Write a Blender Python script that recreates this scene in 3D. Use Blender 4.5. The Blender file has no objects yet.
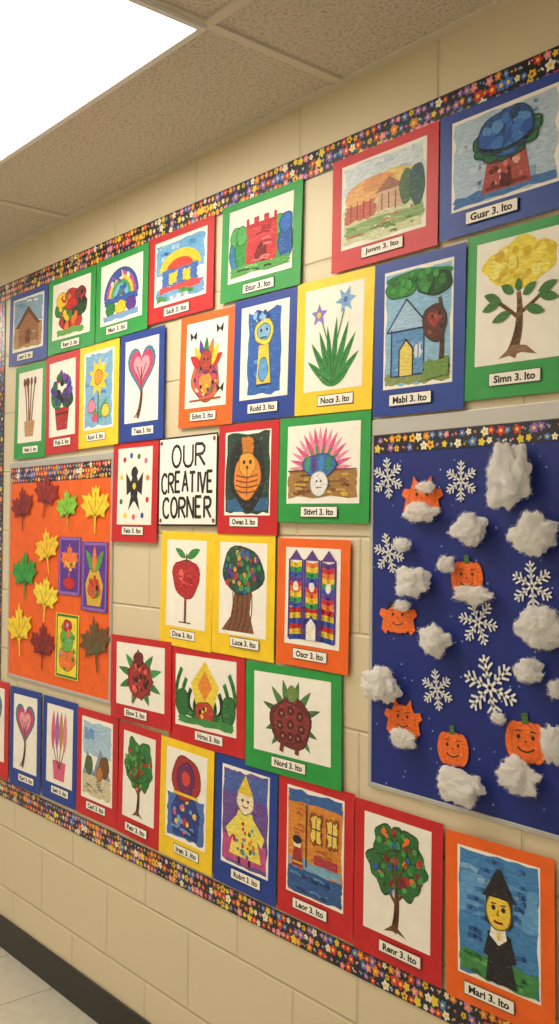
import bpy, bmesh, math, random
from mathutils import Vector, Matrix, noise
random.seed(7)
scene = bpy.context.scene
try:
    scene.view_settings.view_transform = 'Standard'
except Exception: pass

# ------------------------------------------------------------------ camera
F = 960.0
CAM = Vector((0, -1.44, 1.44))
th = math.atan(820/960); pit = 0.0167; rol = 0.009
fw0 = Vector((-math.cos(th), math.sin(th), 0)); r0 = Vector((math.sin(th), math.cos(th), 0)); up0 = Vector((0,0,1))
fw = fw0*math.cos(pit)+up0*math.sin(pit); u1 = up0*math.cos(pit)-fw0*math.sin(pit)
cr = r0*math.cos(rol)+u1*math.sin(rol); cu = u1*math.cos(rol)-r0*math.sin(rol)
cam = bpy.data.cameras.new('camera'); camo = bpy.data.objects.new('camera', cam); scene.collection.objects.link(camo)
m = Matrix((cr, cu, -fw)).transposed().to_4x4(); m.translation = CAM
camo.matrix_world = m
cam.sensor_fit = 'VERTICAL'; cam.sensor_height = 36; cam.sensor_width = 36; cam.lens = F/1024*36
cam.clip_start = 0.02
scene.camera = camo

def W(x, y, dep=0.0):
    "measured photo point -> metric (X,Z) on the flat plane parallel to the wall at distance dep"
    d = fw*F + cr*(x-279.5) + cu*(512-y)
    t = (-CAM.y-dep)/d.y
    p = CAM + d*t
    return p.x, p.z

# ------------------------------------------------------------------ materials
def lin(h):
    h = h.lstrip('#'); r = []
    for i in (0,2,4):
        c = int(h[i:i+2],16)/255
        r.append(c/12.92 if c <= .04045 else ((c+.055)/1.055)**2.4)
    return tuple(r)
def darker(h, k=.55):
    h = h.lstrip('#'); return '#%02x%02x%02x' % tuple(int(int(h[i:i+2],16)*k) for i in (0,2,4))
MC = {}
def newmat(name):
    mt = bpy.data.materials.new(name); mt.use_nodes = True
    nt = mt.node_tree; return mt, nt, nt.nodes['Principled BSDF']
def paint(hexc, amt=.28, rough=.75, scale=75, kind='paint'):
    key = (hexc, amt, rough, scale, kind)
    if key in MC: return MC[key]
    mt, nt, b = newmat(kind+'_'+hexc.strip('#'))
    c = lin(hexc)
    n = nt.nodes.new('ShaderNodeTexNoise'); n.inputs['Scale'].default_value = scale; n.inputs['Detail'].default_value = 6; n.inputs['Roughness'].default_value=.65
    tc = nt.nodes.new('ShaderNodeTexCoord')
    if kind == 'paint':
        mp = nt.nodes.new('ShaderNodeMapping'); mp.inputs['Rotation'].default_value=(0,random.uniform(-.8,.8),0); mp.inputs['Scale'].default_value=(1,1,4.5)
        nt.links.new(tc.outputs['Object'], mp.inputs['Vector']); nt.links.new(mp.outputs['Vector'], n.inputs['Vector'])
    else: nt.links.new(tc.outputs['Object'], n.inputs['Vector'])
    r = nt.nodes.new('ShaderNodeValToRGB'); e = r.color_ramp.elements
    e[0].position = .32; e[1].position = .62
    e[0].color = tuple(x*(1-amt) for x in c)+(1,)
    e[1].color = tuple(min(1, x*(1+amt*.35)+amt*.06) for x in c)+(1,)
    if kind == 'paint' and amt > .1:
        q = e.new(.71); q.color = tuple(x*.72+.24 for x in c)+(1,)
    nt.links.new(n.outputs['Fac'], r.inputs['Fac']); nt.links.new(r.outputs['Color'], b.inputs['Base Color'])
    b.inputs['Roughness'].default_value = rough
    if kind == 'glitter':
        b.inputs['Metallic'].default_value = .1
    MC[key] = mt; return mt

def tocoll(o): scene.collection.objects.link(o); return o
def meshobj(name, verts, faces, mats, mi=None, loc=(0,0,0), smooth=False):
    me = bpy.data.meshes.new(name); me.from_pydata(verts, [], faces)
    for mt in mats: me.materials.append(mt)
    if mi:
        for p, i in zip(me.polygons, mi): p.material_index = i
    if smooth:
        for p in me.polygons: p.use_smooth = True
    me.update()
    o = bpy.data.objects.new(name, me); o.location = loc; return tocoll(o)
def box(name, x0,x1,y0,y1,z0,z1, mat, parent=None, bevel=0):
    v = [(x0,y0,z0),(x1,y0,z0),(x1,y1,z0),(x0,y1,z0),(x0,y0,z1),(x1,y0,z1),(x1,y1,z1),(x0,y1,z1)]
    f = [(0,3,2,1),(4,5,6,7),(0,1,5,4),(1,2,6,5),(2,3,7,6),(3,0,4,7)]
    o = meshobj(name, v, f, [mat])
    if bevel:
        bm = o.modifiers.new('bev','BEVEL'); bm.width = bevel; bm.segments = 2
    if parent: o.parent = parent
    return o
def empty(name, loc=(0,0,0)):
    e = bpy.data.objects.new(name, None); e.location = loc; e.empty_display_size = .05; return tocoll(e)

# ------------------------------------------------------------------ flat layered paper builder
EPS = .00003
class MB:
    def __init__(s, name, cx, cz, rot=0, d0=.002, tilt=0.0, eps=EPS):
        s.name=name; s.cx=cx; s.cz=cz; s.rot=rot; s.d0=d0; s.tilt=tilt; s.v=[]; s.f=[]; s.mi=[]; s.mats=[]; s.L=0; s.eps=eps
    def midx(s, mt):
        if mt not in s.mats: s.mats.append(mt)
        return s.mats.index(mt)
    def P(s, a, b, d):
        c, n = math.cos(s.rot), math.sin(s.rot)
        return (a*c-b*n, -(s.d0+d+s.tilt*(-b)), a*n+b*c)
    def poly(s, pts, mt, inc=True):
        ar = sum(pts[i-1][0]*pts[i][1]-pts[i][0]*pts[i-1][1] for i in range(len(pts)))
        if ar < 0: pts = pts[::-1]
        k = len(s.v); d = s.L*s.eps
        for a, b in pts: s.v.append(s.P(a, b, d))
        s.f.append(tuple(range(k, k+len(pts)))); s.mi.append(s.midx(mt))
        if inc: s.L += 1
    def slab(s, x0, x1, z0, z1, t, mt):
        k = len(s.v)
        for d in (s.L*s.eps, s.L*s.eps+t):
            for a, b in ((x0,z0),(x1,z0),(x1,z1),(x0,z1)): s.v.append(s.P(a,b,d))
        for f in ((4,5,6,7),(0,1,5,4),(1,2,6,5),(2,3,7,6),(3,0,4,7)):
            s.f.append(tuple(k+i for i in f)); s.mi.append(s.midx(mt))
        s.L += int(t/s.eps)+2
    def build(s):
        return meshobj(s.name, s.v, s.f, s.mats, s.mi, (s.cx, 0, s.cz))

def wob_ellipse(cx, cy, rx, ry, wob=.07, n=26, rng=random):
    p1, p2, p3 = rng.random()*6.3, rng.random()*6.3, rng.random()*6.3
    o = []
    for i in range(n):
        t = i/n*2*math.pi
        r = 1+wob*(math.sin(2*t+p1)*.4+math.sin(3*t+p2)*.5+math.sin(5*t+p3)*.45)
        o.append((cx+rx*r*math.cos(t), cy+ry*r*math.sin(t)))
    return o

class Art:
    "unit-square drawing area mapped on a sheet"
    def __init__(s, mb, x0, z0, w, h, ol=True): s.m=mb; s.x0=x0; s.z0=z0; s.w=w; s.h=h; s.ol=ol
    def T(s, pts): return [(s.x0+a*s.w, s.z0+b*s.h) for a, b in pts]
    def p(s, pts, c): s.m.poly(s.T(pts), paint(c))
    def b(s, cx, cy, rx, ry, c, wob=.08):
        pts = wob_ellipse(cx,cy,rx,ry,wob)
        if s.ol and min(rx,ry) > .07:
            e = .013
            s.m.poly(s.T([(cx+(x-cx)*(1+e/rx), cy+(y-cy)*(1+e/ry)) for x,y in pts]), paint(darker(c)))
        s.m.poly(s.T(pts), paint(c))
    def c(s, cx, cy, r, c, wob=.04): s.m.poly(wob_ellipse(s.x0+cx*s.w, s.z0+cy*s.h, r*s.w, r*s.w, wob, 16), paint(c))
    def l(s, pts, wd, c, w2=None):
        q = s.T(pts); mt = paint(c); n = len(q)
        for i in range(n-1):
            (ax,ay),(bx,by) = q[i], q[i+1]; L = math.hypot(bx-ax,by-ay) or 1e-6
            nx, ny = -(by-ay)/L, (bx-ax)/L
            ha = s.w*.5*(wd if w2 is None else wd+(w2-wd)*i/(n-1)); hb = s.w*.5*(wd if w2 is None else wd+(w2-wd)*(i+1)/(n-1))
            s.m.poly([(ax+nx*ha,ay+ny*ha),(bx+nx*hb,by+ny*hb),(bx-nx*hb,by-ny*hb),(ax-nx*ha,ay-ny*ha)], mt, False)
            if i < n-2:
                s.m.poly([(bx+hb*math.cos(k*.785),by+hb*math.sin(k*.785)) for k in range(8)], mt, False)
        s.m.L += 1
    def wash(s, x0, y0, x1, y1, c, j=.02):
        pts = []; N = 8
        R = lambda: (random.random()-.5)*2*j
        for i in range(N): pts.append((x0+(x1-x0)*i/N+R()*.3, y0+R()))
        for i in range(N): pts.append((x1+R(), y0+(y1-y0)*i/N+R()*.3))
        for i in range(N): pts.append((x1+(x0-x1)*i/N+R()*.3, y1+R()))
        for i in range(N): pts.append((x0+R(), y1+(y0-y1)*i/N+R()*.3))
        pts = [(min(.99,max(.01,a)),min(.99,max(.01,b))) for a,b in pts]
        s.p(pts, c)
    def dots(s, n, cx, cy, rx, ry, r, cols):
        for i in range(n):
            t = random.random()*6.28; q = math.sqrt(random.random())
            s.c(cx+rx*q*math.cos(t), cy+ry*q*math.sin(t), r*(.7+.6*random.random()), random.choice(cols), .16)
    def streaks(s, n, x0, y0, x1, y1, wd, cols):
        for i in range(n):
            x = x0+(x1-x0)*random.random(); y = y0+(y1-y0)*random.random(); L=.08+.15*random.random()
            s.l([(x,y),(min(x1,x+L/2),y+.015*random.random()),(min(x1,x+L),y-.01)], wd, random.choice(cols))
def curve(p0, p1, p2, n=8):
    return [((1-t)**2*p0[0]+2*t*(1-t)*p1[0]+t*t*p2[0], (1-t)**2*p0[1]+2*t*(1-t)*p1[1]+t*t*p2[1]) for t in [i/n for i in range(n+1)]]
def leafpts(x0, y0, x1, y1, wd):
    dx, dy = x1-x0, y1-y0; o1=[]; o2=[]
    for i in range(0,9):
        t=i/8; k=wd*math.sin(math.pi*t)**.8*(1-.25*t) if 0<t<1 else 0
        L=math.hypot(dx,dy); nx,ny=-dy/L,dx/L
        o1.append((x0+dx*t+nx*k,y0+dy*t+ny*k)); o2.append((x0+dx*t-nx*k,y0+dy*t-ny*k))
    return o1+o2[-2:0:-1]
def star(cx, cy, r, ri, n, ph=0, asp=1):
    return [(cx+(r if i%2==0 else ri)*math.cos(ph+i*math.pi/n), cy+asp*(r if i%2==0 else ri)*math.sin(ph+i*math.pi/n)) for i in range(2*n)]

BK='#17161c'; BR='#6b3f22'; GR='#22803a'; DG='#1d4a28'; RD='#c81f26'; YL='#f6cc24'; BL='#2456b8'; LB='#7fb2dc'; OR='#f0782a'; PK='#e0608c'; PU='#5b2f98'; WH='#f0ece0'
# ---- drawings
def d_mountain(a):
    a.wash(.04,.5,.96,.96,'#8eaed0'); a.wash(.04,.05,.96,.5,'#b99a72')
    a.p([(.2,.4),(.5,.78),(.85,.42),(.85,.12),(.2,.1)],'#a6714c'); a.p([(.1,.45),(.5,.82),(.9,.45),(.8,.45),(.5,.72),(.2,.43)],'#6a4630')
    a.wash(.42,.14,.58,.38,'#6a4630')
    a.streaks(6,.1,.08,.8,.4,.02,['#7b5a40','#c7b79a']); a.streaks(5,.08,.75,.8,.92,.03,['#e6ebf0','#6f93c0'])
def d_flowerpot(a):
    a.b(.5,.3,.3,.18,'#b8352c'); a.dots(9,.5,.3,.24,.12,.05,[YL,OR,BK,GR])
    a.b(.28,.52,.2,.15,GR); a.b(.72,.5,.2,.16,DG); a.b(.5,.66,.22,.17,RD); a.b(.26,.68,.15,.12,YL); a.b(.75,.7,.14,.12,'#7c2f2f')
    a.dots(22,.5,.58,.38,.28,.042,[YL,RD,'#3a8a3f',OR,BK,DG]); a.wash(.15,.06,.85,.16,'#6aa84f')
def d_balloon(a):
    for r,c in ((.42,'#1f4f9e'),(.36,'#b84a8b'),(.30,'#e0c03a'),(.24,'#3f9d55'),(.18,'#6fb8dd'),(.1,'#6a3b97')):
        a.p([(.5+r*math.cos(t*math.pi/14),.42+1.1*r*math.sin(t*math.pi/14)) for t in range(15)],c)
    a.dots(10,.5,.62,.28,.18,.05,['#2f8a58','#2857a8',PU,'#e8e4d8'])
    a.wash(.1,.31,.9,.43,'#2857a8'); a.b(.25,.24,.11,.11,GR); a.b(.75,.24,.11,.11,PU); a.b(.5,.24,.12,.1,YL); a.wash(.08,.06,.92,.15,'#7aa3d0')
def d_umbrella(a):
    a.wash(.04,.45,.96,.94,'#6fb0e4'); a.streaks(8,.06,.6,.8,.9,.05,['#a9d4f0','#4f98d8']); a.wash(.04,.06,.96,.25,'#6fa8d8')
    a.p([(.5+.4*math.cos(t*math.pi/14),.5+.3*math.sin(t*math.pi/14)) for t in range(15)],'#f0c92a')
    a.p([(.5+.26*math.cos(t*math.pi/14),.5+.17*math.sin(t*math.pi/14)) for t in range(15)],'#d9432e')
    a.wash(.16,.27,.84,.52,'#3d6fc0'); a.wash(.3,.3,.45,.47,YL); a.wash(.56,.3,.7,.47,YL); a.wash(.12,.18,.9,.27,'#d8484a'); a.streaks(6,.06,.07,.8,.16,.05,['#4fa05a','#c8e0f0'])
def d_castle(a):
    for x,c in ((.12,'#2f7fb0'),(.22,'#3a9a4a'),(.8,'#3a9a4a'),(.9,'#2f62b0')):
        a.b(x,.38,.1,.24,c); a.b(x,.62,.085,.13,'#55b060' if c!='#2f62b0' else '#3a76cc'); 
    for x in (.29,.445,.6): 
        a.wash(x,.2,x+.16,.7,'#d2484f'); a.p([(x,.68),(x,.82),(x+.04,.82),(x+.04,.74),(x+.12,.74),(x+.12,.82),(x+.16,.82),(x+.16,.68)],'#c22f3c')
    a.wash(.3,.18,.76,.5,'#cf3a42'); a.b(.53,.3,.08,.13,'#7c1e28'); a.streaks(10,.32,.22,.68,.66,.02,['#e87a7c','#a02430'])
    a.wash(.04,.08,.96,.2,'#5aa653'); a.streaks(5,.1,.1,.8,.18,.02,[DG,'#7cc070'])
def d_faintland(a):
    a.ol=False
    a.wash(.03,.55,.97,.96,'#d6e2ec'); a.wash(.03,.04,.97,.5,'#d5dab0'); a.streaks(8,.06,.7,.85,.94,.03,['#eef2f4','#b9cfe2'])
    a.b(.28,.6,.24,.15,'#eab880'); a.b(.62,.64,.26,.14,'#e8cb84'); a.b(.45,.68,.2,.09,'#dfa070')
    a.wash(.05,.3,.42,.5,'#cc7468'); a.wash(.45,.32,.72,.56,'#d8b8a0'); a.p([(.42,.55),(.58,.7),(.76,.55)],'#a87868')
    for x in (.12,.2,.28,.36,.5,.58,.66): a.l([(x,.31),(x,.52)],.012,'#8a4a40')
    a.b(.78,.52,.08,.2,'#5f7b60'); a.b(.9,.5,.09,.24,'#4d6a6c'); a.l([(.5,.1),(.6,.2),(.68,.3)],.03,'#efe6d0'); a.wash(.05,.14,.97,.26,'#93b47c')
    a.streaks(22,.05,.06,.85,.32,.018,['#6f9562','#b7c480','#c08a6d','#dfe0c8'])
def d_globe(a):
    a.wash(.03,.04,.97,.96,'#b4cce4'); a.streaks(26,.05,.1,.8,.9,.04,['#dfe8f0','#8fb0d8','#a8c4e0','#c8d8ea'])
    a.wash(.03,.04,.97,.14,'#4878b8')
    a.p([(.3,.1),(.36,.5),(.7,.5),(.76,.1)],'#b0524c'); a.dots(24,.53,.28,.17,.17,.022,['#e8b4aa','#6a201f','#d87d70','#8c2f2f']); a.l([(.34,.14),(.72,.14)],.03,'#7d2a28')
    for x,y in ((.32,.56),(.5,.48),(.74,.58),(.3,.66),(.77,.68),(.62,.5),(.4,.5)): a.b(x,y,.08,.08,'#256a48')
    a.b(.53,.69,.25,.25,'#23559b'); a.dots(26,.53,.69,.2,.19,.05,['#2b5ab8','#1d4572','#3b77c8','#2f62b8','#5a94d8'])
    a.l(curve((.28,.6),(.52,.42),(.78,.6)),.025,'#1b2c3a'); a.l([(.36,.5),(.7,.5)],.02,'#1d4a38')
    a.wash(.48,.12,.58,.26,'#5e1f1c')
def d_reeds(a):
    for x,x2 in ((.4,.25),(.46,.42),(.52,.55),(.58,.7),(.5,.35)):
        a.l(curve((x,.1),(x,.5),(x2,.85)),.05,'#9a6a45'); a.b(x2,.85,.05,.06,'#70412a')
    a.p([(.32,.08),(.28,.3),(.72,.3),(.66,.08)],'#c49a6c')
def d_grapes(a):
    a.p([(.3,.08),(.22,.38),(.78,.38),(.7,.08)],'#b3252c'); a.l([(.24,.3),(.76,.3)],.04,'#5e1512')
    a.b(.3,.5,.22,.12,GR); a.b(.7,.5,.22,.12,DG); a.dots(34,.5,.63,.36,.22,.075,[PU,'#7a4ab0','#40246d',RD,'#2c6b3a','#2c6b3a','#3a3aa0',BK])
def d_yflower(a):
    a.wash(.05,.04,.95,.96,'#7fb4dc'); a.streaks(12,.05,.1,.75,.9,.05,['#4f8fcb','#b9d8ee'])
    a.l([(.5,.08),(.5,.55)],.04,GR); a.p(leafpts(.5,.15,.2,.35,.06),'#4da055'); a.p(leafpts(.5,.15,.8,.38,.06),'#4da055')
    a.p(star(.5,.66,.34,.2,9,0,.75),'#f5d437'); a.b(.5,.66,.13,.09,'#efa22c'); a.b(.28,.3,.12,.08,'#e88aa4'); a.b(.75,.22,.12,.08,'#e7d24a'); a.b(.4,.15,.1,.06,'#cf4f73')
def heart(cx,cy,r,asp=1):
    o=[]
    for i in range(28):
        t=i/28*2*math.pi
        o.append((cx+r*math.sin(t)**3, cy+asp*r*(13*math.cos(t)-5*math.cos(2*t)-2*math.cos(3*t)-math.cos(4*t))/16))
    return o
def d_heart(a):
    k=a.w/a.h
    a.l(curve((.4,.05),(.55,.25),(.5,.5)),.08,BR); a.l(curve((.3,.06),(.45,.12),(.48,.3)),.03,BR)
    a.p(heart(.5,.66,.42,k*1.05),'#3d7f9c'); a.p(heart(.5,.66,.35,k*1.05),'#c8406b'); a.p(heart(.5,.66,.24,k),'#eaa0b0')
    a.l([(.5,.3),(.5,.66)],.035,BR); a.l([(.5,.5),(.36,.68)],.025,BR); a.l([(.5,.52),(.64,.7)],.025,BR)
def d_turkeyvase(a):
    a.b(.5,.32,.33,.25,'#d86a3a'); 
    for i,c in enumerate((RD,YL,OR,GR,PU,'#f0c02c',RD)):
        t=math.radians(20+i*23); a.p(leafpts(.5+.1*math.cos(t),.45,.5+.42*math.cos(t),.48+.34*math.sin(t),.075),c)
    a.b(.5,.32,.25,.2,'#cf4b6c'); a.b(.5,.28,.15,.12,'#f2963a')
    a.b(.5,.52,.14,.13,'#b03a2c'); a.c(.46,.55,.02,BK); a.c(.55,.55,.02,BK)
    for x,y in ((.18,.84),(.82,.88),(.86,.2)): a.p([(x,y),(x-.09,y+.06),(x-.07,y-.05),(x,y-.01),(x+.07,y-.05),(x+.09,y+.06)],BK)
    a.l([(.12,.08),(.88,.09)],.03,'#a84a30')
    a.dots(26,.5,.32,.29,.2,.025,['#8a2a3a',YL,BK,'#f6d3a0',PU,GR])
def d_bluevase(a):
    a.wash(.16,.05,.84,.93,'#2a62b8',.03); a.streaks(26,.18,.1,.66,.88,.05,['#5b9fe0','#1d4a98','#3f80d0'])
    a.b(.5,.7,.2,.13,'#f0d84e'); a.b(.5,.7,.13,.08,'#7fb4dc'); a.p([(.36,.14),(.4,.56),(.6,.56),(.66,.14)],'#e8cf3e'); a.b(.5,.3,.09,.12,'#5b9fe0'); a.c(.44,.72,.022,BK); a.c(.56,.72,.022,BK); a.l([(.44,.64),(.56,.64)],.018,BK)
    a.l([(.36,.14),(.66,.14)],.03,'#173a80')
    a.dots(10,.5,.87,.28,.04,.035,['#1b3f8c','#8cc0f0'])
def d_aloe(a):
    for x,y,w in ((.06,.3,.05),(.94,.34,.05),(.12,.48,.055),(.88,.52,.055),(.26,.58,.055),(.76,.64,.055),(.4,.62,.05),(.56,.7,.05),(.2,.2,.05),(.8,.2,.05)):
        a.p(leafpts(.5,.03,x,y,w),'#2f8a3f'); a.l([(.5,.06),(.5+(x-.5)*.85,.03+(y-.03)*.85)],.014,'#1b5a2b')
    a.l([(.5,.3),(.3,.68)],.018,GR); a.l([(.5,.3),(.68,.75)],.018,GR)
    a.p(star(.25,.74,.15,.07,5,.3,.75),'#8d7fd0'); a.p(star(.7,.84,.18,.08,6,.1,.75),'#7fb0dc'); a.c(.25,.74,.035,YL); a.c(.7,.84,.035,'#4f67b8')
def d_bluehouse(a):
    a.wash(.03,.03,.97,.97,'#8fbfe0'); a.wash(.03,.03,.97,.14,'#8a9a58')
    a.p([(.12,.1),(.12,.5),(.6,.5),(.6,.1)],'#5f95cc'); a.streaks(8,.13,.12,.46,.48,.03,['#86b4e0','#4a80bc']); a.p([(.05,.48),(.34,.74),(.68,.48)],'#a4c6e4')
    a.l([(.05,.48),(.34,.74),(.68,.48),(.05,.48)],.02,'#1f3566'); a.l([(.12,.5),(.12,.1),(.6,.1),(.6,.5)],.02,'#1f3566')
    a.p([(.24,.1),(.24,.32),(.34,.4),(.44,.32),(.44,.1)],'#e8d468'); a.l([(.24,.1),(.24,.32),(.34,.4),(.44,.32),(.44,.1)],.02,BK)
    a.wash(.47,.25,.57,.36,'#d8e4ee'); a.l([(.52,.25),(.52,.36)],.012,BK)
    a.b(.5,.9,.47,.07,GR); a.b(.25,.84,.22,.08,'#2f8f3c'); a.b(.75,.82,.23,.09,DG); a.dots(40,.5,.87,.43,.09,.045,['#1f6a30','#49a04c','#2c7a35','#3a8a40'])
    a.l(curve((.84,.12),(.88,.4),(.82,.7)),.06,'#5c3a22',.04); a.b(.75,.5,.16,.14,'#5a2f22'); a.p(heart(.75,.53,.1,.8),'#9f3430'); a.dots(8,.75,.5,.12,.1,.02,[BK,'#a0563c'])
    a.wash(.6,.06,.95,.2,'#6f9448')
def d_yellowtree(a):
    a.l(curve((.42,.05),(.56,.25),(.5,.55)),.13,'#8a6a48',.05); a.l(curve((.5,.35),(.35,.45),(.25,.5)),.04,'#8a6a48'); a.l(curve((.52,.38),(.68,.45),(.78,.52)),.04,'#8a6a48')
    a.p([(.28,.04),(.45,.14),(.6,.12),(.72,.04),(.55,.07)],'#8a6a48')
    a.ol=False
    for x,y,r in ((.26,.78,.19),(.5,.87,.2),(.74,.79,.2),(.42,.7,.19),(.62,.7,.19)): a.b(x,y,r,r*.6,'#efdc4e',.14)
    a.dots(34,.5,.79,.38,.14,.05,['#e3c833','#f6ea7c','#d9b828','#f3e460'])
    for x,y,x2,y2 in ((.3,.5,.08,.44),(.3,.5,.1,.57),(.72,.5,.95,.45),(.72,.52,.93,.58),(.45,.55,.3,.62),(.55,.52,.7,.6),(.42,.4,.2,.34),(.58,.42,.8,.36),(.5,.55,.5,.66)):
        a.p(leafpts(x,y,x2,y2,.045),'#3f7a3c')
def d_butterfly(a):
    a.p([(.5,.48),(.25,.68),(.28,.38)],BK); a.p([(.5,.48),(.75,.68),(.72,.38)],BK); a.b(.5,.48,.1,.18,BK); a.b(.5,.68,.1,.07,BK); a.p([(.4,.36),(.33,.18),(.48,.3)],BK); a.p([(.6,.36),(.67,.18),(.52,.3)],BK)
    a.c(.5,.5,.05,YL)
    for x,y,c in ((.2,.85,RD),(.4,.9,BL),(.62,.88,GR),(.82,.82,PK),(.12,.62,YL),(.88,.6,OR),(.12,.3,GR),(.88,.32,RD),(.25,.12,YL),(.5,.1,PK),(.75,.12,BL)): a.c(x,y,.045,c)
def d_owl(a):
    a.wash(.03,.03,.97,.97,'#1c3a2a'); a.wash(.05,.05,.95,.2,'#27618c'); a.b(.5,.5,.38,.42,'#101815'); a.wash(.38,.72,.62,.92,'#c9781f')
    a.b(.5,.45,.29,.25,'#e58a2a'); a.b(.5,.6,.18,.14,'#f0a338'); 
    for y in (.3,.36,.42,.48): a.l(curve((.26,y),(.5,y-.06),(.74,y)),.018,'#7a3413')
    a.l([(.5,.24),(.5,.6)],.015,'#7a3413'); a.c(.43,.63,.03,BK); a.c(.57,.63,.03,BK); a.p([(.47,.58),(.53,.58),(.5,.53)],BK)
def d_peacock(a):
    for i in range(17):
        t=math.radians(4+i*10.75); a.p(leafpts(.47,.42,.47+.44*math.cos(t),.42+.55*math.sin(t),.04),'#e0578c' if i%2 else '#ee8fae')
    for i in range(8):
        t=math.radians(12+i*22.3); a.p(leafpts(.47,.42,.47+.3*math.cos(t),.42+.36*math.sin(t),.025),'#3f9a50')
    a.wash(.03,.08,.97,.42,'#a87c40'); a.streaks(44,.04,.1,.86,.4,.02,['#8a5a2c','#d3ae62','#75481f','#dcb848'])
    a.b(.47,.48,.22,.14,'#2f6ab8'); 
    for x,c in ((.31,'#3c9c70'),(.4,'#5b3590'),(.5,'#3a8ccc'),(.6,'#2f8a58')): a.b(x,.5,.035,.1,c)
    a.b(.47,.25,.12,.15,'#e6e8ea',.05); a.c(.44,.28,.012,BK); a.c(.5,.28,.012,BK); a.l([(.43,.2),(.51,.2)],.012,'#b0343a')
    a.l([(.03,.42),(.28,.42)],.012,'#5b3416'); a.l([(.66,.42),(.97,.42)],.012,'#5b3416')
def d_apple(a):
    a.l([(.5,.06),(.5,.5)],.06,BR); a.p(heart(.5,.56,.36,.72),'#c4202a'); a.b(.5,.56,.33,.21,'#b81c25'); a.b(.38,.6,.06,.07,'#e46a62'); a.streaks(8,.26,.42,.66,.66,.02,['#7c1218','#d84a46'])
    a.l([(.5,.7),(.52,.84)],.035,BR); a.p(leafpts(.52,.8,.85,.9,.06),'#2f8a3f'); a.p(leafpts(.5,.8,.22,.9,.05),'#2f8a3f'); a.l([(.35,.06),(.65,.06)],.02,BR)
def d_roundtree(a):
    a.p([(.06,.04),(.26,.2),(.34,.48),(.7,.48),(.66,.25),(.76,.04)],'#7d4d2a')
    for x in (.2,.3,.4,.5,.6): a.l(curve((x,.05),(x+.14,.2),(x+.1,.46)),.02,'#4f2c16')
    a.b(.5,.7,.43,.25,'#1f4f3a'); a.dots(70,.5,.7,.39,.23,.036,['#2f8f4c','#2a66b0','#b8302f','#3da05a','#173a5c','#5f3a8c','#48a070','#19392c','#e0a030'])
def d_rainbow(a):
    cols=['#5b2f98','#2450b8','#229a4c','#f0cf2a','#f0802c','#d0242f']
    for k in range(6): a.l(curve((.08,.07+.055*k),(.5,.12+.055*k),(.92,.07+.055*k)),.075,cols[(k*2+1)%6])
    for X in (.2,.5,.8):
        for k in range(9): a.l([(X-.11,.42+.052*k),(X,.4+.052*k),(X+.11,.42+.052*k)],.06,cols[(k+int(X*5))%6])
        a.p([(X-.13,.87),(X,.98),(X+.13,.87)],'#5b3590')
        a.b(X,.6,.05,.05,WH); 
    for x in (.08,.33,.37,.63,.67,.92): a.l([(x,.06),(x,.88)],.03,'#4a2f8c')
    a.p([(.4,.06),(.4,.22),(.5,.3),(.6,.22),(.6,.06)],WH); a.l([(.4,.06),(.4,.22),(.5,.3),(.6,.22),(.6,.06)],.025,'#283a90')
def d_beetle(a):
    for t in (20,55,95,130,165,205,250,295,335):
        r=math.radians(t); a.p(leafpts(.5,.48,.5+.47*math.cos(r),.48+.46*math.sin(r),.075),'#2f8040' if t%2 else '#3a9a50')
    a.p(star(.5,.45,.29,.24,9,0,1.15),'#8a1f22'); a.b(.5,.45,.23,.28,'#a3272a'); a.dots(24,.5,.45,.19,.22,.028,[BK,'#e7684a','#5e1414']); a.b(.48,.78,.09,.1,'#70191c'); a.l([(.36,.06),(.5,.3)],.03,'#7a2a22')
def d_lemon(a):
    for sgn in (-1,1):
        for k in (.12,.2,.28,.36): a.l(curve((.5+sgn*.04,.15),(.5+sgn*k*1.9,.2),(.5+sgn*(k+.03),.2+k*1.7)),.055,'#2c7f3c' if k!=.2 else '#1c4f2a')
    a.p([(.5,.95),(.27,.62),(.36,.32),(.64,.32),(.73,.62)],'#edd23b'); a.p([(.5,.82),(.38,.6),(.5,.4),(.62,.6)],'#e58b2e')
    a.b(.12,.32,.1,.2,'#256e34'); a.b(.88,.32,.1,.2,'#256e34'); a.b(.5,.24,.15,.14,'#b83a2c'); a.wash(.06,.05,.94,.15,'#3b8a40'); a.dots(6,.5,.24,.1,.08,.025,[BK,YL])
def d_turtle(a):
    for t in (20,50,75,105,130,160,200,225,315,340):
        r=math.radians(t); L=.4 if t<180 else .36; a.p(leafpts(.5,.46,.5+L*math.cos(r),.46+.5*math.sin(r),.055),'#4c7f45' if t%20 else '#3b6b38')
    a.b(.5,.42,.27,.3,'#6c2024'); a.b(.5,.42,.23,.25,'#8a2c2c'); a.b(.52,.78,.07,.1,'#6f8a45')
    for x,y in ((.38,.52),(.5,.57),(.62,.52),(.36,.37),(.5,.4),(.64,.37),(.5,.25),(.4,.25),(.6,.25)): a.b(x,y,.045,.06,'#4f1518'); a.c(x,y,.014,'#c07a3a')
    for x in (.4,.6): a.l([(x,.2),(x-.02,.05)],.05,'#7c2426')
def d_bunnyreeds(a):
    a.p([(.3,.06),(.25,.3),(.75,.3),(.7,.06)],PK)
    for x,c in ((.25,PK),(.4,'#9c6bb8'),(.55,'#c88a4a'),(.7,'#d98a9c')): a.l(curve((.5,.2),(x,.4),(x,.62)),.03,'#80583a'); a.p(leafpts(x,.42,x+.02,.94,.09),c)
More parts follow.
